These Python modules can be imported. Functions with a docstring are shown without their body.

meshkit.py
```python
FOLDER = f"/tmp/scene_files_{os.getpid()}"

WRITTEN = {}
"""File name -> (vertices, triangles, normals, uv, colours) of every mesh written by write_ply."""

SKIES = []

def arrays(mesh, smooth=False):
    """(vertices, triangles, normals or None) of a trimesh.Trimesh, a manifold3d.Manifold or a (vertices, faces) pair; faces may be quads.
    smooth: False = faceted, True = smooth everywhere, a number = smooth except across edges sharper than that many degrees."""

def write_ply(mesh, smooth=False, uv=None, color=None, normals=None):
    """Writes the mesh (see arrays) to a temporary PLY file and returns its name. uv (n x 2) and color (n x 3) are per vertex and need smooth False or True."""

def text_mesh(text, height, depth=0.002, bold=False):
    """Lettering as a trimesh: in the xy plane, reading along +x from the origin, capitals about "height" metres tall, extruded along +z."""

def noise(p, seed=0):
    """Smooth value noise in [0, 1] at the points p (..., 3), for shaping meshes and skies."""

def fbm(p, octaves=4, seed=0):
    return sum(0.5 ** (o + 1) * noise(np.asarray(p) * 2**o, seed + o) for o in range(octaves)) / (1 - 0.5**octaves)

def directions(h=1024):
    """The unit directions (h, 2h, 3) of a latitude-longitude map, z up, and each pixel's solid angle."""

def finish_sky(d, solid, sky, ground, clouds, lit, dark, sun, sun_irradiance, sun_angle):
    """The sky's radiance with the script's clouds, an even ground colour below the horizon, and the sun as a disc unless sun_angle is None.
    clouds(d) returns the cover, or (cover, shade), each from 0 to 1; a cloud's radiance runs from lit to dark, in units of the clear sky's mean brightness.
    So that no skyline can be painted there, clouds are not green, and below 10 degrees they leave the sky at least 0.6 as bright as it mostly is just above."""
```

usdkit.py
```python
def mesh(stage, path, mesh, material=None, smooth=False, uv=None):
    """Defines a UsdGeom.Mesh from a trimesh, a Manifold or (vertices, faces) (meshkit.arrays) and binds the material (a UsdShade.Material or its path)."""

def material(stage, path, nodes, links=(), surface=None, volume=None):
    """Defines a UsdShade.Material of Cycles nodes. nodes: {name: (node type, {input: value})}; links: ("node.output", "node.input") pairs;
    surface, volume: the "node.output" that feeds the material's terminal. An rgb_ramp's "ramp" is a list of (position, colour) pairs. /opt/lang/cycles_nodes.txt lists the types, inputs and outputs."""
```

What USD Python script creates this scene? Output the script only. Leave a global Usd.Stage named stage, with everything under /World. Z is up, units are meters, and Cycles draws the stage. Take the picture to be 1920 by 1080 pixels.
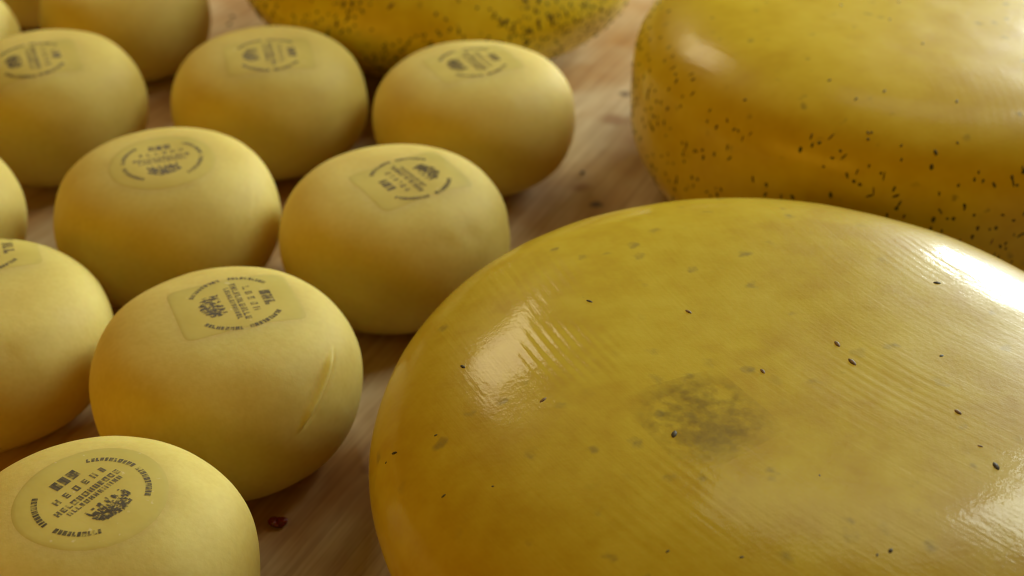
import math, random
import numpy as np
import trimesh
import usdkit, meshkit
from pxr import Usd, UsdGeom, UsdLux, UsdShade, Gf, Sdf

stage = Usd.Stage.CreateInMemory()
UsdGeom.SetStageUpAxis(stage, "Z")
UsdGeom.SetStageMetersPerUnit(stage, 1.0)
UsdGeom.Xform.Define(stage, "/World")
UsdGeom.Scope.Define(stage, "/World/Looks")

# ------------------------------------------------------------------ camera
F_PX, PITCH, ROLL, CAM_H = 2455.5, 0.59679, -0.00273, 0.37182      # focal length in pixels of a 1920 wide picture
cp, sp = math.cos(PITCH), math.sin(PITCH)
fw, up0, rt0 = np.array([0, cp, -sp]), np.array([0, sp, cp]), np.array([1.0, 0, 0])
rt = math.cos(ROLL) * rt0 + math.sin(ROLL) * up0
up = -math.sin(ROLL) * rt0 + math.cos(ROLL) * up0
EYE = np.array([0, 0, CAM_H])
cam = UsdGeom.Camera.Define(stage, "/World/camera")
cam.AddTransformOp().Set(Gf.Matrix4d(*[float(x) for x in (*rt, 0, *up, 0, *(-fw), 0, *EYE, 1)]))
cam.CreateHorizontalApertureAttr(36.0)
cam.CreateVerticalApertureAttr(20.25)
cam.CreateFocalLengthAttr(36.0 * F_PX / 1920)
cam.CreateFStopAttr(9.0)
cam.CreateFocusDistanceAttr(0.45)
cam.CreateClippingRangeAttr(Gf.Vec2f(0.02, 100))
cam.CreateExposureAttr(0.08)

# ------------------------------------------------------------------ lamps: a window behind to the right, a warm lamp up to the left, the dim room
def rect(name, az, el, dist, w, h, color, power, target=(0.03, 0.45, 0.08)):
    a, e = math.radians(az), math.radians(el)
    d = np.array([math.sin(a) * math.cos(e), math.cos(a) * math.cos(e), math.sin(e)])
    p = np.array(target) + d * dist
    x = np.cross([0, 0, 1], d); x /= np.linalg.norm(x)
    y = np.cross(d, x)
    L = UsdLux.RectLight.Define(stage, "/World/" + name)
    L.AddTransformOp().Set(Gf.Matrix4d(*[float(v) for v in (*x, 0, *y, 0, *d, 0, *p, 1)]))
    L.CreateWidthAttr(w); L.CreateHeightAttr(h)
    L.CreateColorAttr(Gf.Vec3f(*color)); L.CreateIntensityAttr(power)
    return L

rect("window_light", 35.5, 12.5, 2.4, 0.54, 0.56, (0.94, 1.0, 0.97), 46.0)
rect("skylight", 57, 41, 2.4, 0.70, 0.80, (0.96, 1.0, 0.86), 14.0)
rect("ceiling_light", 32, 57, 2.2, 1.0, 0.6, (1.0, 1.0, 0.76), 1.8)
rect("warm_lamp", -21, 35, 1.6, 0.46, 0.38, (1.0, 0.84, 0.50), 9.0)
rect("side_lamp", -130, 16, 1.8, 1.2, 0.6, (1.0, 0.52, 0.03), 3.1)
dome = UsdLux.DomeLight.Define(stage, "/World/room_light")
dome.CreateIntensityAttr(1.0)
amb = usdkit.material(stage, "/World/Looks/room_glow", {"b": ("background_shader", {"color": (1.0, 0.43, 0.02), "strength": 0.11})}, [], surface="b.background")
UsdShade.MaterialBindingAPI.Apply(dome.GetPrim()).Bind(amb)

# ------------------------------------------------------------------ helpers
rng = np.random.default_rng(7)
used = {}

def free(parent, name):
    k = f"{parent}/{name}"
    n = used.get(k, 0); used[k] = n + 1
    return k if n == 0 else f"{k}_{n:03d}"

def tag(prim, label=None, cat=None, group=None, kind=None):
    for k, v in (("label", label), ("category", cat), ("group", group), ("kind", kind)):
        if v:
            prim.SetCustomDataByKey(k, v)

def obj(name, m, mat, parent="/World", smooth=True):
    return usdkit.mesh(stage, free(parent, name), m, mat, smooth=smooth).GetPrim()

def thing(name, loc, label, cat, group=None):
    x = UsdGeom.Xform.Define(stage, free("/World", name))
    x.AddTranslateOp().Set(Gf.Vec3d(*map(float, loc)))
    tag(x.GetPrim(), label, cat, group)
    return str(x.GetPath())

def look_at(u, v, z=0.0):
    """The point of the plane at height z that the photograph shows at pixel u, v."""
    d = fw + rt * (u - 960) / F_PX - up * (v - 540) / F_PX
    return EYE + d * (z - CAM_H) / d[2]

class Cheese:
    """A lathe-turned cheese with gentle unevenness: |r/R|^p + |2z/H - 1|^q = 1."""
    def __init__(s, x, y, R, H, p, q, seed, lumps=0.0007, dents=()):
        s.c, s.R, s.H, s.p, s.q, s.seed, s.lumps, s.dents = np.array([x, y, 0.0]), R, H, p, q, seed, lumps, dents

    def normal(s, P):
        r = np.hypot(P[:, 0], P[:, 1]); zz = 2 * P[:, 2] / s.H - 1
        gr = s.p / s.R * (r / s.R) ** (s.p - 1)
        gz = s.q * 2 / s.H * np.sign(zz) * np.abs(zz) ** (s.q - 1)
        rr = np.maximum(r, 1e-9)
        N = np.stack([gr * P[:, 0] / rr, gr * P[:, 1] / rr, gz], 1)
        return N / np.maximum(np.linalg.norm(N, axis=1, keepdims=True), 1e-12)

    def offset(s, P):
        k = np.array([s.seed * 3.1, s.seed * 1.7, s.seed * 0.9])
        d = (meshkit.fbm(P * 28 + k, 2, s.seed) - 0.5) * 2 * s.lumps * 1.6
        d = d + (meshkit.fbm(P * 110 + k, 2, s.seed + 9) - 0.5) * 2 * s.lumps * 0.16
        for f in s.dents:
            d = d + f(P)
        return d

    def put(s, P, extra=0.0):
        P = np.asarray(P, float)
        Q = P + s.normal(P) * (s.offset(P) + extra)[:, None] if np.ndim(extra) else P + s.normal(P) * (s.offset(P) + extra)[:, None]
        Q[:, 2] = np.maximum(Q[:, 2], 0.0004)
        return Q

    def top(s, xy, extra=0.0):
        r = np.minimum(np.hypot(xy[:, 0], xy[:, 1]) / s.R, 0.999)
        z = s.H / 2 * (1 + (1 - r ** s.p) ** (1 / s.q))
        return s.put(np.column_stack([xy, z]), extra)

    def body(s, nu=200, nv=110):
        t = np.linspace(-np.pi / 2, np.pi / 2, nv)[1:-1]
        # spread the rings evenly along the profile
        tt = np.linspace(-np.pi / 2, np.pi / 2, 4000)
        pr = s.R * np.abs(np.cos(tt)) ** (2 / s.p); pz = s.H / 2 * (1 + np.sign(np.sin(tt)) * np.abs(np.sin(tt)) ** (2 / s.q))
        L = np.concatenate([[0], np.cumsum(np.hypot(np.diff(pr), np.diff(pz)))])
        t = np.interp(np.linspace(0, L[-1], nv)[1:-1], L, tt)
        r = s.R * np.abs(np.cos(t)) ** (2 / s.p); z = s.H / 2 * (1 + np.sign(np.sin(t)) * np.abs(np.sin(t)) ** (2 / s.q))
        a = np.linspace(0, 2 * np.pi, nu, endpoint=False)
        P = np.stack([r[:, None] * np.cos(a), r[:, None] * np.sin(a), np.repeat(z[:, None], nu, 1)], -1).reshape(-1, 3)
        P = np.vstack([P, [[1e-6, 0, 0]], [[1e-6, 0, s.H]]])
        V = s.put(P)
        n = len(t); i = np.arange(n - 1)[:, None] * nu; j = np.arange(nu)
        j2 = (j + 1) % nu
        A, B, C, D = i + j, i + j2, i + nu + j2, i + nu + j
        Fq = np.concatenate([np.stack([A, B, C], -1).reshape(-1, 3), np.stack([A, C, D], -1).reshape(-1, 3)])
        b, tp = n * nu, n * nu + 1
        caps = np.concatenate([np.stack([np.full(nu, b), j2, j], 1), np.stack([np.full(nu, tp), (n - 1) * nu + j, (n - 1) * nu + j2], 1)])
        return V, np.vstack([Fq, caps])

    def hit(s, u, v):
        """Where the sight line through pixel u, v meets the cheese, in its own coordinates."""
        d = fw + rt * (u - 960) / F_PX - up * (v - 540) / F_PX
        t = np.linspace(0.2, 1.4, 24000)
        P = EYE + t[:, None] * d - s.c
        f = (np.hypot(P[:, 0], P[:, 1]) / s.R) ** s.p + np.abs(2 * P[:, 2] / s.H - 1) ** s.q - 1
        i = np.nonzero(f < 0)[0]
        return P[i[0]] if len(i) else None

# ------------------------------------------------------------------ materials
def M(name, nodes, links, surface="p.BSDF"):
    return usdkit.material(stage, "/World/Looks/" + name, nodes, links, surface=surface)

SMALL = M("small_cheese_rind", {
    "g": ("geometry", {}),
    "n1": ("noise_texture", {"scale": 32.0, "detail": 4.0, "roughness": 0.6}),
    "n2": ("noise_texture", {"scale": 420.0, "detail": 3.0, "roughness": 0.65}),
    "n3": ("noise_texture", {"scale": 9.0, "detail": 2.0}),
    "r": ("rgb_ramp", {"ramp": [(0.30, (0.57, 0.455, 0.100)), (0.5, (0.62, 0.51, 0.125)), (0.72, (0.66, 0.555, 0.150))]}),
    "r2": ("rgb_ramp", {"ramp": [(0.35, (0.95, 0.93, 0.85)), (0.65, (1.0, 1.0, 1.0))]}),
    "m": ("mix", {"mix_type": "multiply", "fac": 1.0}),
    "rr": ("map_range", {"from_min": 0.3, "from_max": 0.7, "to_min": 0.66, "to_max": 0.78}),
    "b": ("bump", {"strength": 0.16, "distance": 0.0006}),
    "p": ("principled_bsdf", {"specular_ior_level": 0.5, "subsurface_weight": 0.35, "subsurface_scale": 0.006, "subsurface_radius": (1.0, 0.55, 0.12), "coat_weight": 0.0}),
}, [("g.position", "n1.vector"), ("g.position", "n2.vector"), ("g.position", "n3.vector"), ("n1.fac", "r.fac"), ("n2.fac", "r2.fac"),
    ("r.color", "m.color1"), ("r2.color", "m.color2"), ("m.color", "p.base_color"), ("n1.fac", "rr.value"), ("rr.result", "p.roughness"),
    ("n2.fac", "b.height"), ("b.normal", "p.normal")])

PATCH = M("label_film", {
    "g": ("geometry", {}),
    "n1": ("noise_texture", {"scale": 60.0, "detail": 4.0, "roughness": 0.6}),
    "n2": ("noise_texture", {"scale": 300.0, "detail": 2.0}),
    "r": ("rgb_ramp", {"ramp": [(0.3, (0.52, 0.415, 0.075)), (0.7, (0.58, 0.47, 0.098))]}),
    "w": ("rgb_ramp", {"ramp": [(0.70, (0, 0, 0)), (0.76, (0.6, 0.6, 0.6))]}),
    "m": ("mix", {"color2": (0.72, 0.62, 0.36)}),
    "b": ("bump", {"strength": 0.15, "distance": 0.0004}),
    "p": ("principled_bsdf", {"roughness": 0.68, "specular_ior_level": 0.45, "subsurface_weight": 0.25, "subsurface_scale": 0.004, "subsurface_radius": (1.0, 0.55, 0.12)}),
}, [("g.position", "n1.vector"), ("g.position", "n2.vector"), ("n1.fac", "r.fac"), ("n2.fac", "w.fac"), ("w.color", "m.fac"), ("r.color", "m.color1"),
    ("m.color", "p.base_color"), ("n2.fac", "b.height"), ("b.normal", "p.normal")])

INK = M("stamp_ink", {
    "g": ("geometry", {}),
    "n": ("noise_texture", {"scale": 520.0, "detail": 2.0}),
    "r": ("rgb_ramp", {"ramp": [(0.28, (0.10, 0.10, 0.10)), (0.54, (0.84, 0.84, 0.84))]}),
    "t": ("transparent_bsdf", {}),
    "p": ("principled_bsdf", {"base_color": (0.055, 0.043, 0.022), "roughness": 0.5}),
    "x": ("mix_closure", {}),
}, [("g.position", "n.vector"), ("n.fac", "r.fac"), ("r.color", "x.fac"), ("t.BSDF", "x.closure1"), ("p.BSDF", "x.closure2")], surface="x.closure")

def wheel_rind(name, c1, c2, c3, fleck, brush_centre=None, spots=(), rough=0.2, brush=0.12, coat=0.34, fleck_scale=160.0, fleck_cut=(0.10, 0.34)):
    """Waxed rind: mottled yellow, herb flecks deep under the wax, ridges left by the wax brush."""
    nodes = {
        "g": ("geometry", {}),
        "n1": ("noise_texture", {"scale": 16.0, "detail": 5.0, "roughness": 0.62}),
        "n2": ("noise_texture", {"scale": 70.0, "detail": 4.0, "roughness": 0.6}),
        "nmx": ("math", {"math_type": "multiply_add", "value2": 0.55}), "nmx2": ("math", {"math_type": "multiply", "value2": 0.45}),
        "r": ("rgb_ramp", {"ramp": [(0.36, c1), (0.5, c2), (0.63, c3)]}),
        "v": ("voronoi_texture", {"scale": fleck_scale, "randomness": 1.0}),
        "dn": ("noise_texture", {"scale": 200.0, "detail": 2.0}),
        "dm": ("vector_math", {"math_type": "multiply_add", "vector2": (0.006, 0.006, 0.006)}),
        "vr": ("map_range", {"from_min": fleck_cut[0], "from_max": fleck_cut[1], "to_min": 1.0, "to_max": 0.0, "clamp": True, "range_type": "smoothstep"}),
        "cell": ("separate_color", {}),
        "pick": ("map_range", {"from_min": 0.60, "from_max": 0.80, "to_min": 0.0, "to_max": 0.55, "clamp": True}),
        "cl": ("map_range", {"from_min": 0.42, "from_max": 0.58, "to_min": 0.0, "to_max": 1.0, "clamp": True}),
        "f1": ("math", {"math_type": "multiply"}),
        "f2": ("math", {"math_type": "multiply"}),
        "mx": ("mix", {"color2": fleck}),
        "fine": ("noise_texture", {"scale": 520.0, "detail": 3.0, "roughness": 0.6}),
        "fb": ("bump", {"strength": 0.08, "distance": 0.0010}),
        "p": ("principled_bsdf", {"roughness": 0.42, "specular_ior_level": 0.16, "coat_weight": coat, "coat_roughness": rough, "subsurface_weight": 0.22, "subsurface_scale": 0.005, "subsurface_radius": (1.0, 0.5, 0.1)}),
    }
    links = [("g.position", "n1.vector"), ("g.position", "n2.vector"), ("g.position", "dn.vector"), ("dn.color", "dm.vector1"), ("g.position", "dm.vector3"), ("dm.vector", "v.vector"),
             ("n1.fac", "nmx.value1"), ("n2.fac", "nmx2.value1"), ("nmx2.value", "nmx.value3"), ("nmx.value", "r.fac"), ("v.distance", "vr.value"), ("v.color", "cell.color"), ("cell.r", "pick.value"), ("n2.fac", "cl.value"),
             ("vr.result", "f1.value1"), ("pick.result", "f1.value2"), ("f1.value", "f2.value1"), ("cl.result", "f2.value2"), ("f2.value", "mx.fac"), ("r.color", "mx.color1"),
             ("mx.color", "p.base_color"), ("g.position", "fine.vector"), ("fine.fac", "fb.height")]
    if brush_centre is not None:
        nodes |= {
            "off": ("vector_math", {"math_type": "subtract", "vector2": (*brush_centre, 0)}),
            "flat": ("vector_math", {"math_type": "multiply", "vector2": (1, 1, 0)}),
            "rad": ("vector_math", {"math_type": "length"}),
            "sp": ("separate_xyz", {}),
            "along": ("math", {"math_type": "multiply", "value2": 0.035}),
            "cv": ("combine_xyz", {}),
            "ln": ("noise_texture", {"scale": 620.0, "detail": 2.0, "roughness": 0.6}),
            "lf": ("noise_texture", {"scale": 150.0, "detail": 1.0, "roughness": 0.5}),
            "w1": ("wave_texture", {"wave_type": "rings", "rings_direction": "spherical", "profile": "sine", "scale": 82.0, "distortion": 2.2, "detail": 2.0, "detail_scale": 0.12, "detail_roughness": 0.5}),
            "bm": ("noise_texture", {"scale": 60.0, "detail": 2.0}),
            "bmr": ("math", {"math_type": "multiply"}),
            "wm": ("math", {"math_type": "multiply"}),
            "lfs": ("math", {"math_type": "multiply", "value2": 0.42}),
            "lsum": ("math", {"math_type": "multiply_add", "value2": 0.26}),
            "hsum": ("math", {"math_type": "add"}),
            "wb": ("bump", {"strength": brush, "distance": 0.0011}),
        }
        links += [("g.position", "off.vector1"), ("off.vector", "flat.vector1"), ("flat.vector", "rad.vector1"), ("flat.vector", "sp.vector"), ("sp.y", "along.value1"),
                  ("rad.value", "cv.x"), ("along.value", "cv.y"), ("cv.vector", "ln.vector"), ("cv.vector", "lf.vector"), ("flat.vector", "w1.vector"), ("g.position", "bm.vector"),
                  ("bm.fac", "bmr.value1"), ("w1.fac", "wm.value1"), ("bmr.value", "wm.value2"), ("lf.fac", "lfs.value1"), ("ln.fac", "lsum.value1"), ("lfs.value", "lsum.value3"),
                  ("wm.value", "hsum.value1"), ("lsum.value", "hsum.value2"),
                  ("hsum.value", "wb.height"), ("fb.normal", "wb.normal"), ("wb.normal", "p.normal"), ("wb.normal", "p.coat_normal")]
        prev = None
        for i, (x, y, rad, amt) in enumerate(spots):
            nodes |= {f"sd{i}": ("vector_math", {"math_type": "distance", "vector2": (x, y, 0)}),
                      f"sm{i}": ("map_range", {"from_min": rad * 0.3, "from_max": rad, "to_min": amt, "to_max": 0.0, "clamp": True, "range_type": "smoothstep"})}
            links += [("g.position", f"xy.vector1"), ("xy.vector", f"sd{i}.vector1"), (f"sd{i}.value", f"sm{i}.value")]
            if prev:
                nodes[f"sa{i}"] = ("math", {"math_type": "add"})
                links += [(prev, f"sa{i}.value1"), (f"sm{i}.result", f"sa{i}.value2")]
                prev = f"sa{i}.value"
            else:
                prev = f"sm{i}.result"
        if prev:
            nodes["xy"] = ("vector_math", {"math_type": "multiply", "vector2": (1, 1, 0)})
            links.append((prev, "bmr.value2"))
    else:
        links += [("fb.normal", "p.normal"), ("fb.normal", "p.coat_normal")]
    return M(name, nodes, links)

WAX_FRONT = wheel_rind("front_wheel_wax", (0.435, 0.295, 0.010), (0.49, 0.365, 0.017), (0.53, 0.415, 0.030), (0.14, 0.115, 0.04), (0.30, 0.50), [(0.020, 0.366, 0.026, 1.0), (0.050, 0.292, 0.030, 0.4), (0.010, 0.42, 0.034, 0.40), (0.125, 0.345, 0.030, 0.3), (0.165, 0.43, 0.03, 0.3)], rough=0.075, brush=0.20, fleck_scale=95.0)
WAX_BACK = wheel_rind("back_wheel_wax", (0.53, 0.37, 0.010), (0.59, 0.44, 0.018), (0.63, 0.49, 0.032), (0.10, 0.09, 0.03), (0.02, 0.55), [(0.10, 0.60, 0.03, 0.8), (0.21, 0.54, 0.04, 0.35)], rough=0.15, coat=0.26, brush=0.06, fleck_scale=130.0)
WAX_FAR = wheel_rind("far_wheel_wax", (0.62, 0.46, 0.014), (0.70, 0.56, 0.026), (0.74, 0.62, 0.042), (0.09, 0.07, 0.02), None, rough=0.32, fleck_scale=140.0)

def plain(name, color, rough, scale=900.0, spec=0.5, var=0.5):
    return M(name, {"g": ("geometry", {}), "n": ("noise_texture", {"scale": scale, "detail": 2.0}),
                    "r": ("rgb_ramp", {"ramp": [(0.3, tuple(x * (1 - var) for x in color)), (0.7, tuple(x * (1 + var) for x in color))]}),
                    "p": ("principled_bsdf", {"roughness": rough, "specular_ior_level": spec})},
             [("g.position", "n.vector"), ("n.fac", "r.fac"), ("r.color", "p.base_color")])
SEED_DARK = plain("dark_seed", (0.050, 0.040, 0.011), 0.6, spec=0.3)
SEED_GREEN = plain("green_seed", (0.075, 0.075, 0.020), 0.6, spec=0.3)
SEED_BROWN = plain("brown_seed", (0.11, 0.062, 0.014), 0.55, spec=0.35)
SEED_WAXED = plain("waxed_seed", (0.17, 0.10, 0.02), 0.6, spec=0.3)
RED_WAX = plain("red_wax", (0.16, 0.012, 0.006), 0.2, spec=0.6)

# wood: grain runs 26 degrees off the camera's axis
KNOTS = [(1118, 383, 0.0042), (1172, 176, 0.0042), (1090, 352, 0.0060), (1150, 225, 0.0085), (690, 880, 0.004), (1110, 60, 0.005)]
wn = {
    "g": ("geometry", {}),
    "rot": ("vector_rotate", {"rotate_type": "z_axis", "angle": math.radians(26.0)}),
    "st": ("mapping", {"scale": (1.0, 0.055, 1.0)}),
    "n1": ("noise_texture", {"scale": 46.0, "detail": 5.0, "roughness": 0.6, "distortion": 0.3}),
    "n2": ("noise_texture", {"scale": 330.0, "detail": 4.0, "roughness": 0.65}),
    "n3": ("noise_texture", {"scale": 11.0, "detail": 3.0, "roughness": 0.55}),
    "wv": ("wave_texture", {"wave_type": "bands", "bands_direction": "x", "profile": "saw", "scale": 26.0, "distortion": 7.0, "detail": 3.0, "detail_scale": 0.6, "detail_roughness": 0.6}),
    "r1": ("rgb_ramp", {"ramp": [(0.25, (0.61, 0.475, 0.265)), (0.5, (0.65, 0.525, 0.315)), (0.75, (0.68, 0.57, 0.36))]}),
    "r2": ("rgb_ramp", {"ramp": [(0.30, (0.76, 0.68, 0.60)), (0.62, (1.0, 1.0, 1.0))]}),
    "rw": ("rgb_ramp", {"ramp": [(0.0, (1.0, 1.0, 1.0)), (0.70, (0.86, 0.80, 0.74)), (0.95, (0.55, 0.42, 0.32)), (1.0, (0.9, 0.85, 0.8))]}),
    "r3": ("rgb_ramp", {"ramp": [(0.36, (0.74, 0.52, 0.32)), (0.60, (1.0, 1.0, 1.0))]}),
    "m1": ("mix", {"mix_type": "multiply", "fac": 1.0}), "m2": ("mix", {"mix_type": "multiply", "fac": 0.28}), "m3": ("mix", {"mix_type": "multiply", "fac": 1.0}),
    "kn": ("noise_texture", {"scale": 160.0, "detail": 3.0}),
    "ks": ("vector_math", {"math_type": "multiply_add", "vector2": (0.006, 0.006, 0.0)}),
    "b": ("bump", {"strength": 0.3, "distance": 0.0008}),
    "rr": ("map_range", {"from_min": 0.3, "from_max": 0.7, "to_min": 0.34, "to_max": 0.52}),
    "p": ("principled_bsdf", {"specular_ior_level": 0.35}),
}
wl = [("g.position", "rot.vector"), ("rot.vector", "st.vector"), ("st.vector", "n1.vector"), ("st.vector", "n2.vector"), ("g.position", "n3.vector"), ("st.vector", "wv.vector"),
      ("n1.fac", "r1.fac"), ("n2.fac", "r2.fac"), ("wv.fac", "rw.fac"), ("n3.fac", "r3.fac"), ("r1.color", "m1.color1"), ("r2.color", "m1.color2"),
      ("m1.color", "m2.color1"), ("rw.color", "m2.color2"), ("m2.color", "m3.color1"), ("r3.color", "m3.color2"),
      ("g.position", "kn.vector"), ("kn.color", "ks.vector1"), ("g.position", "ks.vector3"), ("n2.fac", "b.height"), ("b.normal", "p.normal"), ("n3.fac", "rr.value"), ("rr.result", "p.roughness")]
last = "m3.color"
for i, (u, v, rad) in enumerate(KNOTS):
    q = look_at(u, v)
    wn[f"kd{i}"] = ("vector_math", {"math_type": "distance", "vector2": (q[0] + .003, q[1] + .003, 0)})
    wn[f"km{i}"] = ("map_range", {"from_min": rad * 0.35, "from_max": rad * 1.25, "to_min": 0.92 if i < 2 else 0.62, "to_max": 0.0, "clamp": True, "range_type": "smoothstep"})
    wn[f"kx{i}"] = ("mix", {"color2": (0.085, 0.045, 0.02) if i < 2 else (0.30, 0.135, 0.05)})
    wl += [("ks.vector", f"kd{i}.vector1"), (f"kd{i}.value", f"km{i}.value"), (f"km{i}.result", f"kx{i}.fac"), (last, f"kx{i}.color1")]
    last = f"kx{i}.color"
wl.append((last, "p.base_color"))
WOOD = M("table_wood", wn, wl)

# ------------------------------------------------------------------ the table
tb = thing("wooden_table", (0, 0.7, 0), "pale stained wooden tabletop with diagonal grain under all the cheeses", "table")
top = trimesh.creation.box((3.0, 2.6, 0.04)); top.apply_translation((0, 0, -0.02))
obj("tabletop", top, WOOD, tb, smooth=False)

# ------------------------------------------------------------------ the small cheeses
N = 2.552
def bump_line(a, b, width, depth, ridge=0.0, side=1.0):
    """A crease from a to b (points on the rind): a groove with a raised lip beside it."""
    a, b = np.asarray(a), np.asarray(b)
    d = (b - a) / np.linalg.norm(b - a); L = np.linalg.norm(b - a)
    m = (a + b) / 2; n = m - [0, 0, m[2]]; n = n / np.linalg.norm(n)
    s = np.cross(d, n); s /= np.linalg.norm(s)
    def f(P):
        t = (P - a) @ d / L
        bow = -0.0008 * np.sin(np.pi * np.clip(t, 0, 1))
        x = ((P - a) @ s) * side + bow
        near = np.exp(-((P - m) @ n) ** 2 / (2 * 0.03 ** 2)) * (((P - m) @ n) > -0.03)
        end = np.clip(np.minimum(t + 0.05, 1.05 - t) / 0.3, 0, 1); end = end * end * (3 - 2 * end)
        w = width * (0.45 + 0.55 * end)
        return near * end * (-depth * np.exp(-(x / w) ** 2) + ridge * np.exp(-((x - 1.9 * w) / (1.25 * w)) ** 2))
    return f

def dimple(p, rad, depth):
    p = np.asarray(p)
    return lambda P: -depth * np.exp(-((P - p) ** 2).sum(1) / (2 * rad * rad))

SPECS = {   # name: x, y, radius, height, stamp centre (mm from the axis), reading angle, patch, label
    "E": (-0.1176, 0.4271, 0.0552, 0.0719, (6.7, 4.8), -65, "square", "small yellow cheese with a raised crease down its right side"),
    "F": (-0.1419, 0.3171, 0.0539, 0.0723, (2.9, 2.4), 57, "round", "small pale cheese with a round stamp in the bottom left corner"),
    "G": (-0.2302, 0.4556, 0.0563, 0.0675, None, -65, "square", "small yellow cheese cut by the left edge, just left of the creased cheese"),
    "D": (-0.0565, 0.5410, 0.0561, 0.0695, (8.8, -3.0), 125, "square", "small cheese directly behind the left edge of the big front wheel, rubbed stamp"),
    "C": (-0.1698, 0.5580, 0.0547, 0.0710, (2.6, -5.4), 19, "round", "small yellow cheese with a round stamp reading upright, behind the creased cheese"),
    "A": (-0.1396, 0.6873, 0.0559, 0.0709, (4.5, -11.0), -75, "square", "small yellow cheese with a square stamp before the left end of the speckled wheel"),
    "B": (-0.0210, 0.6666, 0.0573, 0.0697, (-0.3, -0.2), -64, "square", "rightmost small yellow cheese, beside the bare patch of table, blurred stamp on top"),
    "H": (-0.2630, 0.6784, 0.0530, 0.0739, (0.5, -14.0), -66, "square", "small yellow cheese whose square stamp is cut by the left picture edge"),
    "I": (-0.2531, 0.8120, 0.0544, 0.0712, (2.0, -4.0), -70, "square", "small cheese left of the speckled wheel, cut off by the top edge"),
    "J": (-0.3612, 0.7563, 0.0550, 0.0729, (3.0, 2.0), -60, "square", "small cheese showing only its bright rounded edge in the top left corner"),
    "K": (-0.3480, 0.9050, 0.0550, 0.0733, (0.0, 0.0), -66, "square", "shaded small cheese at the very back, glimpsed in the gap in the top left corner"),
    "L": (-0.2967, 0.5507, 0.0550, 0.0733, (-2.0, 3.0), -62, "square", "small cheese whose right shoulder alone shows at mid height of the left edge"),
}

def strokes_word(rg, x0, x1, y, h, gap, weight):
    """Letter-like marks of a printed word as little quads (x, y corners)."""
    out, x = [], x0
    while x < x1:
        w = h * rg.uniform(0.5, 0.8)
        k = rg.integers(0, 5)
        t = h * weight
        def q(a, b, c, d): out.append((x + a, y - h / 2 + b, x + c, y - h / 2 + d))
        q(0, 0, t, h)
        if k in (0, 1, 3): q(w - t, 0, w, h)
        if k in (0, 2): q(t, h - t, w, h)
        if k in (1, 2): q(t, h / 2 - t / 2, w - t * (k == 1), h / 2 + t / 2)
        if k in (0, 2, 4): q(t, 0, w - t * (k == 0), t)
        x += w + gap * rg.uniform(0.8, 1.2)
    return out

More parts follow.
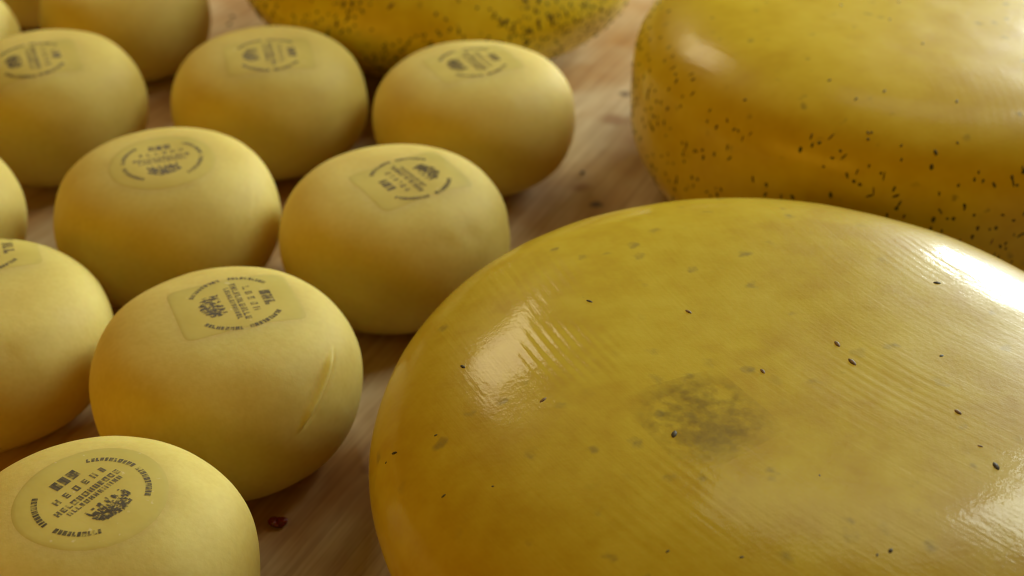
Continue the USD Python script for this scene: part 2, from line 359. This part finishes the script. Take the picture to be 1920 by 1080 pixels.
def stamp(ch, centre, ang, patch, parent, seed):
    rg = np.random.default_rng(seed)
    c, s_ = math.cos(math.radians(ang)), math.sin(math.radians(ang))
    centre = np.array(centre) / 1000
    def world(xy):
        xy = np.asarray(xy) / 1000
        return centre + np.column_stack([xy[:, 0] * c - xy[:, 1] * s_, xy[:, 0] * s_ + xy[:, 1] * c])
    # the film: a fan of rings inside its outline
    th = np.linspace(0, 2 * np.pi, 128, endpoint=False)
    if patch == "round":
        rr = 25.5 + 0.5 * np.sin(3 * th + seed)
    else:
        e = 12.0
        rr = 1 / ((np.abs(np.cos(th)) / 18.5) ** e + (np.abs(np.sin(th)) / 25.0) ** e) ** (1 / e)
    lev = np.linspace(0, 1, 26)[1:]
    V = np.vstack([[[0, 0]]] + [np.column_stack([l * rr * np.cos(th), l * rr * np.sin(th)]) for l in lev])
    W = world(V)
    lim = 0.9 * ch.R
    r = np.hypot(W[:, 0], W[:, 1]); W *= np.minimum(1, lim / np.maximum(r, 1e-9))[:, None]
    lift = np.concatenate([[0.00008], np.repeat(np.where(lev < 0.999, 0.00008, -0.00005), 128)])
    j = np.arange(128); j2 = (j + 1) % 128
    Fc = [np.stack([np.zeros(128, int), 1 + j, 1 + j2], 1)]
    for k in range(len(lev) - 1):
        a = 1 + k * 128
        Fc += [np.stack([a + j, a + 128 + j, a + 128 + j2], 1), np.stack([a + j, a + 128 + j2, a + j2], 1)]
    lab = str(obj("label", (ch.top(W, lift), np.vstack(Fc)), PATCH, parent).GetPath())
    # the print
    def quads(rects, bend=None):
        P, Fq = [], []
        for (x0, y0, x1, y1) in rects:
            n = 2
            g = np.array([(x0 + (x1 - x0) * i / n, y0 + (y1 - y0) * k / n) for k in range(n + 1) for i in range(n + 1)])
            if bend is not None:
                a0, rad, sgn = bend          # along an arc: x is arc length, y the distance outwards
                a = a0 - sgn * g[:, 0] / rad
                R_ = rad + sgn * g[:, 1]
                g = np.column_stack([R_ * np.cos(a), R_ * np.sin(a)])
            b = len(P)
            P += list(g)
            for k in range(n):
                for i in range(n):
                    A = b + k * (n + 1) + i
                    Fq += [(A, A + 1, A + n + 2), (A, A + n + 2, A + n + 1)]
        return np.array(P), np.array(Fq)
    def add(name, P, Fq):
        Wp = world(P)
        r = np.hypot(Wp[:, 0], Wp[:, 1]); Wp *= np.minimum(1, lim / np.maximum(r, 1e-9))[:, None]
        obj(name, (ch.top(Wp, 0.00016), Fq), INK, lab)
    sh = lambda: rg.uniform(-0.4, 0.4)
    add("small_word", *quads(strokes_word(rg, -5.0, 3.0, 12.6 + sh(), 4.4, 0.7, 0.36)))
    add("spaced_word", *quads(strokes_word(rg, -10.0, 10.0, 6.8 + sh(), 2.9, 2.0, 0.24)))
    w = strokes_word(rg, -13.5, 13.0, 1.8, 2.6, 0.55, 0.27) + strokes_word(rg, -11.0, 11.5, -1.3, 2.1, 0.5, 0.27)
    add("long_word", *quads(w))
    for nm, a0, sg in (("rim_word", 152, 1), ("rim_word", 212, -1), ("rim_word", 28, 1), ("rim_word", 328, -1)):
        L = rg.uniform(14.0, 16.5)
        add(nm, *quads(strokes_word(rg, -L / 2, L / 2, 0, 2.0, 0.35, 0.36), (math.radians(a0), 18.3, sg)))
    # emblem: a dense fringed crest of short strokes
    em = []
    for _ in range(300):
        x, y = rg.uniform(-7.5, 7.5), rg.uniform(-4.8, 4.4)
        if y < -4.8 + 0.055 * x * x + 0.6 or (y > 2.5 and math.sin(x * 2.3) < 0):
            continue
        a, b = rg.uniform(0.4, 0.9), rg.uniform(0.6, 1.6)
        em.append((x - a / 2, -10 + y - b / 2, x + a / 2, -10 + y + b / 2))
    P, Fq = quads(em)
    P = P + 0.0
    add("emblem", P, Fq)

g_small = "small round cheeses on the wooden table"
for i, (k, (x, y, R, H, ctr, ang, patch, label)) in enumerate(SPECS.items()):
    ch = Cheese(x, y, R, H, 3.6, 2.1, seed=11 + i, lumps=0.0007)
    rd = np.random.default_rng(300 + i); knocks = []
    for _ in range(7):
        a_, z_ = rd.uniform(0, 2 * np.pi), rd.uniform(0.12, 0.85) * H
        r_ = R * (1 - abs(2 * z_ / H - 1) ** 2.1) ** (1 / 3.6)
        knocks.append(dimple((r_ * math.cos(a_), r_ * math.sin(a_), z_), rd.uniform(0.003, 0.009), rd.uniform(0.0002, 0.0006)))
    if k == "E":
        ch.dents = (bump_line(ch.hit(628, 655), ch.hit(562, 812), 0.0011, 0.0011, 0.0024, 1.0), dimple(ch.hit(430, 760), 0.009, 0.0007))
    if k == "C":
        ch.dents = (bump_line(ch.hit(478, 340), ch.hit(468, 430), 0.0014, 0.00018, 0.00012, 1.0),)
    if k == "D":
        ch.dents = (dimple(ch.hit(885, 440), 0.004, 0.0006), dimple(ch.hit(838, 455), 0.003, 0.0004))
    if k == "F":
        ch.dents = (dimple(ch.hit(380, 890), 0.005, 0.0008),)
    ch.dents = (*ch.dents, *knocks)
    if ctr is None:
        h = ch.hit(12, 495); ctr = (h[0] * 1000 - 15.4, h[1] * 1000 + 9.5)
    t = thing("small_cheese", (x, y, 0), label, "cheese", g_small)
    big = k == "E"
    obj("rind", ch.body(420 if big else 220, 240 if big else 120), SMALL, t)
    stamp(ch, ctr, ang, patch, t, 100 + i)

# ------------------------------------------------------------------ the big wheels
ball = trimesh.creation.icosphere(1, 1.0)

def seed_at(ch, P, length, width, parent, mat, rg, sink=0.35, name="seed", tilt=None):
    n = ch.normal(P[None])[0]; Q = ch.put(P[None])[0]
    a = np.cross(n, [0, 0, 1.0]);  a = a / max(np.linalg.norm(a), 1e-6) if np.linalg.norm(a) > 0.05 else np.array([1.0, 0, 0])
    b = np.cross(n, a)
    ang = rg.uniform(0, np.pi) if tilt is None else tilt
    l = math.cos(ang) * a + math.sin(ang) * b; m = np.cross(n, l)
    v = np.array(ball.vertices); v = v * (1 - 0.25 * v[:, :1] ** 2 * np.array([0, 1, 1]))
    V = Q + v[:, :1] * l * length / 2 + v[:, 1:2] * m * width / 2 + v[:, 2:] * n * width * 0.42 - n * width * 0.42 * sink
    return obj(name, (V, ball.faces), mat, parent)

g_wheel = "large cheese wheels with cumin seeds"
# front wheel
rg = np.random.default_rng(3)
w1 = Cheese(0.0971, 0.3659, 0.1495, 0.0981, 4.5, 1.9, seed=41, lumps=0.0004)
t1 = thing("cheese_wheel", w1.c, "big glossy waxed cheese wheel filling the lower right, brush ridges on its top", "cheese", g_wheel)
obj("rind", w1.body(480, 280), WAX_FRONT, t1)
for (u, v, L, W_, mat) in ((1570, 645, 4.4, 2.0, SEED_WAXED), (1598, 679, 5.2, 2.2, SEED_WAXED), (1105, 565, 3.4, 1.3, SEED_DARK), (1291, 584, 3.6, 1.6, SEED_WAXED), (1765, 667, 3.8, 1.9, SEED_GREEN),
                           (1796, 773, 3.6, 2.0, SEED_WAXED), (1868, 873, 4.2, 2.2, SEED_DARK), (1430, 697, 3.4, 1.6, SEED_WAXED), (1264, 815, 4.2, 2.0, SEED_DARK), (868, 688, 3.6, 1.4, SEED_DARK),
                           (1018, 750, 3.8, 1.5, SEED_WAXED), (1757, 530, 3.6, 2.0, SEED_DARK), (740, 850, 4.0, 1.3, SEED_DARK), (725, 868, 2.4, 1.4, SEED_GREEN), (817, 816, 2.6, 1.5, SEED_GREEN),
                           (832, 930, 3.6, 1.6, SEED_GREEN), (924, 912, 2.6, 1.2, SEED_GREEN), (1252, 1034, 3.0, 1.3, SEED_GREEN), (1645, 1040, 3.2, 1.4, SEED_GREEN), (1670, 1032, 2.4, 1.4, SEED_DARK),
                           (1390, 1045, 2.8, 1.4, SEED_GREEN), (1537, 890, 2.2, 1.0, SEED_GREEN), (1838, 836, 2.2, 1.0, SEED_WAXED)):
    P = w1.hit(u, v)
    seed_at(w1, P, L / 1000, W_ / 1000, t1, mat, rg, sink=0.4 if mat is not SEED_GREEN else 0.75, name="cumin_seed", tilt=rg.uniform(0.9, 1.9) + (0.8 if mat is SEED_WAXED else -0.4))
# faint stamp under the wax of the front wheel
cs = [w1.hit(u, v)[:2] for u, v in ((1150, 745), (1340, 690), (1480, 805), (1300, 905))]
mid = np.mean(cs, 0) + w1.c[:2]
half = np.mean([np.linalg.norm(c_ + w1.c[:2] - mid) for c_ in cs])
FAINT = M("faint_stamp", {"d": ("vector_math", {"math_type": "distance", "vector2": (*mid, w1.H)}), "dm": ("map_range", {"from_min": half * 0.35, "from_max": half * 0.95, "to_min": 1.0, "to_max": 0.0, "clamp": True, "range_type": "smoothstep"}), "mm": ("math", {"math_type": "multiply"}), "n2": ("noise_texture", {"scale": 260.0, "detail": 3.0}), "na": ("math", {"math_type": "multiply_add", "value2": 0.6}), "nb": ("math", {"math_type": "multiply", "value2": 0.4}), "g": ("geometry", {}), "n": ("noise_texture", {"scale": 75.0, "detail": 4.0, "roughness": 0.65}), "r": ("rgb_ramp", {"ramp": [(0.38, (0.0, 0.0, 0.0)), (0.60, (0.50, 0.50, 0.50))]}),
                          "t": ("transparent_bsdf", {}), "p": ("principled_bsdf", {"base_color": (0.17, 0.115, 0.022), "roughness": 0.3}), "x": ("mix_closure", {})},
          [("g.position", "n.vector"), ("g.position", "n2.vector"), ("n.fac", "na.value1"), ("n2.fac", "nb.value1"), ("nb.value", "na.value3"), ("na.value", "r.fac"), ("g.position", "d.vector1"), ("d.value", "dm.value"), ("dm.result", "mm.value1"), ("r.color", "mm.value2"), ("mm.value", "x.fac"), ("t.BSDF", "x.closure1"), ("p.BSDF", "x.closure2")], surface="x.closure")
cs = [w1.hit(u, v)[:2] for u, v in ((1150, 745), (1340, 690), (1480, 805), (1300, 905))]
g = np.linspace(0, 1, 24)
XY = np.array([(1 - a) * (1 - b) * cs[0] + a * (1 - b) * cs[1] + a * b * cs[2] + (1 - a) * b * cs[3] for b in g for a in g])
ii = (np.arange(23)[:, None] * 24 + np.arange(23)).ravel()
obj("faded_stamp", (w1.top(XY, 0.00012), np.vstack([np.column_stack([ii, ii + 25, ii + 1]), np.column_stack([ii, ii + 24, ii + 25])])), FAINT, t1)

def sprinkle(ch, parent, count, zlo, zhi, rg, front, size, mats, dense_low):
    """Seeds over the side (and thinly the top). Those facing the camera are parts of their own."""
    pts, back, made = [], [], 0
    while made < count:
        a = rg.uniform(math.radians(165), math.radians(330))
        z = ch.H * (zlo + (zhi - zlo) * (rg.beta(1.3, 1.6 if dense_low else 1.1)))
        zz = abs(2 * z / ch.H - 1)
        r = ch.R * (1 - zz ** ch.q) ** (1 / ch.p)
        P = np.array([r * math.cos(a), r * math.sin(a), z])
        if meshkit.noise(P[None] * 38, 5)[0] < rg.uniform(0.15, 0.62):
            continue
        seed_at(ch, P, size / 1000 * rg.uniform(0.35, 1.0), rg.uniform(0.8, 1.7) / 1000, parent, mats[rg.integers(len(mats))], rg, sink=0.55, name="cumin_seed", tilt=np.pi / 2 + rg.normal(-0.2, 0.35))
        made += 1

w2 = Cheese(0.2160, 0.6518, 0.1498, 0.1119, 5.0, 3.4, seed=51, lumps=0.0004)
t2 = thing("cheese_wheel", w2.c, "tall waxed cheese wheel with sparse dark seeds, cut by the upper right corner", "cheese", g_wheel)
obj("rind", w2.body(420, 240), WAX_BACK, t2)
sprinkle(w2, t2, 285, 0.06, 0.88, np.random.default_rng(5), None, 5.4, (SEED_DARK, SEED_DARK, SEED_GREEN, SEED_BROWN, SEED_GREEN), True)
rg = np.random.default_rng(8)
for (u, v) in ((1668, 37), (1730, 82), (1685, 5), (1577, 10), (1658, 170), (1555, 150), (1794, 190), (1605, 185)):
    P = w2.hit(u, v)
    if P is not None:
        seed_at(w2, P, 0.0030, 0.0013, t2, SEED_GREEN, rg, sink=0.4, name="cumin_seed", tilt=1.3)

w3 = Cheese(-0.0478, 0.8567, 0.1350, 0.115, 2.9, 1.65, seed=61, lumps=0.0009)
t3 = thing("cheese_wheel", w3.c, "bright yellow wheel thickly speckled with dark seeds, cut by the top edge", "cheese", g_wheel)
obj("rind", w3.body(380, 220), WAX_FAR, t3)
rg = np.random.default_rng(6)
made = 0
while made < 295:                                   # the side that faces the table's front
    a = rg.uniform(math.radians(175), math.radians(365)); z = w3.H * (0.04 + 0.62 * rg.beta(1.2, 1.3))
    zz = abs(2 * z / w3.H - 1); r = w3.R * (1 - zz ** w3.q) ** (1 / w3.p)
    P = np.array([r * math.cos(a), r * math.sin(a), z])
    if meshkit.noise(P[None] * 45, 5)[0] < rg.uniform(0.1, 0.6):
        continue
    seed_at(w3, P, rg.uniform(2.6, 5.6) / 1000, rg.uniform(1.3, 2.3) / 1000, t3, (SEED_DARK, SEED_DARK, SEED_GREEN, SEED_BROWN)[rg.integers(4)], rg, sink=0.25, name="cumin_seed", tilt=np.pi / 2 + rg.normal(-0.25, 0.4))
    made += 1

def fine_flecks(ch, parent, count, zlo, zhi, rg):
    Vs, Fs = [], []
    while len(Vs) < count:
        a = rg.uniform(0, 2 * np.pi); z = ch.H * (zlo + (zhi - zlo) * rg.beta(1.2, 1.3))
        zz = abs(2 * z / ch.H - 1); r = ch.R * (1 - zz ** ch.q) ** (1 / ch.p)
        P = np.array([[r * math.cos(a), r * math.sin(a), z]])
        if meshkit.noise(P * 40, 5)[0] < rg.uniform(0.1, 0.6):
            continue
        n = ch.normal(P)[0]; Q = ch.put(P)[0]
        l = np.cross(n, np.cross([0.3 * rg.normal(), 0.3 * rg.normal(), 1.0], n)); l /= np.linalg.norm(l); m = np.cross(n, l)
        L, W_ = rg.uniform(1.2, 3.4) / 2000, rg.uniform(0.9, 1.9) / 2000
        b = np.array(ball.vertices)
        Vs.append(Q + b[:, :1] * l * L + b[:, 1:2] * m * W_ + b[:, 2:] * n * 0.0003)
        Fs.append(ball.faces + 42 * (len(Vs) - 1))
    tag(obj("fine_flecks", (np.vstack(Vs), np.vstack(Fs)), SEED_GREEN, parent), kind="stuff")
fine_flecks(w3, t3, 1600, 0.04, 0.72, rg)
fine_flecks(w2, t2, 1300, 0.04, 0.90, rg)

# ------------------------------------------------------------------ crumbs on the table
q = look_at(522, 985)
crumb = trimesh.creation.icosphere(3, 1.0)
v = np.array(crumb.vertices)
v = v * (1 + 0.5 * (meshkit.fbm(v * 1.6 + 4, 3, 2)[:, None] - 0.5)) * [0.0040, 0.0026, 0.0019]
v[:, 2] -= 0.0011 * np.exp(-(v[:, 0] / 0.0012) ** 2) * (v[:, 2] > 0)
v[:, 2] -= v[:, 2].min() - 0.0002
p_ = obj("wax_crumb", (v + q, crumb.faces), RED_WAX)
tag(p_, "shiny dark red crumb lying on the wood between the cheeses", "crumb")
rg = np.random.default_rng(12)
for (u, vv, lab) in ((1092, 326, "tiny dark seed alone on the bare wood right of the small cheeses"), (436, 33, "dark seed on the shaded wood left of the speckled wheel, farther of two"),
                     (430, 47, "dark seed on the shaded wood left of the speckled wheel, nearer of two")):
    q = look_at(u, vv)
    a = rg.uniform(0, np.pi); b = np.array(ball.vertices) * [0.0017, 0.0009, 0.0008]
    V = np.column_stack([b[:, 0] * math.cos(a) - b[:, 1] * math.sin(a), b[:, 0] * math.sin(a) + b[:, 1] * math.cos(a), b[:, 2] + 0.0009]) + q
    tag(obj("loose_seed", (V, ball.faces), SEED_DARK), lab, "seed", "loose seeds on the table")
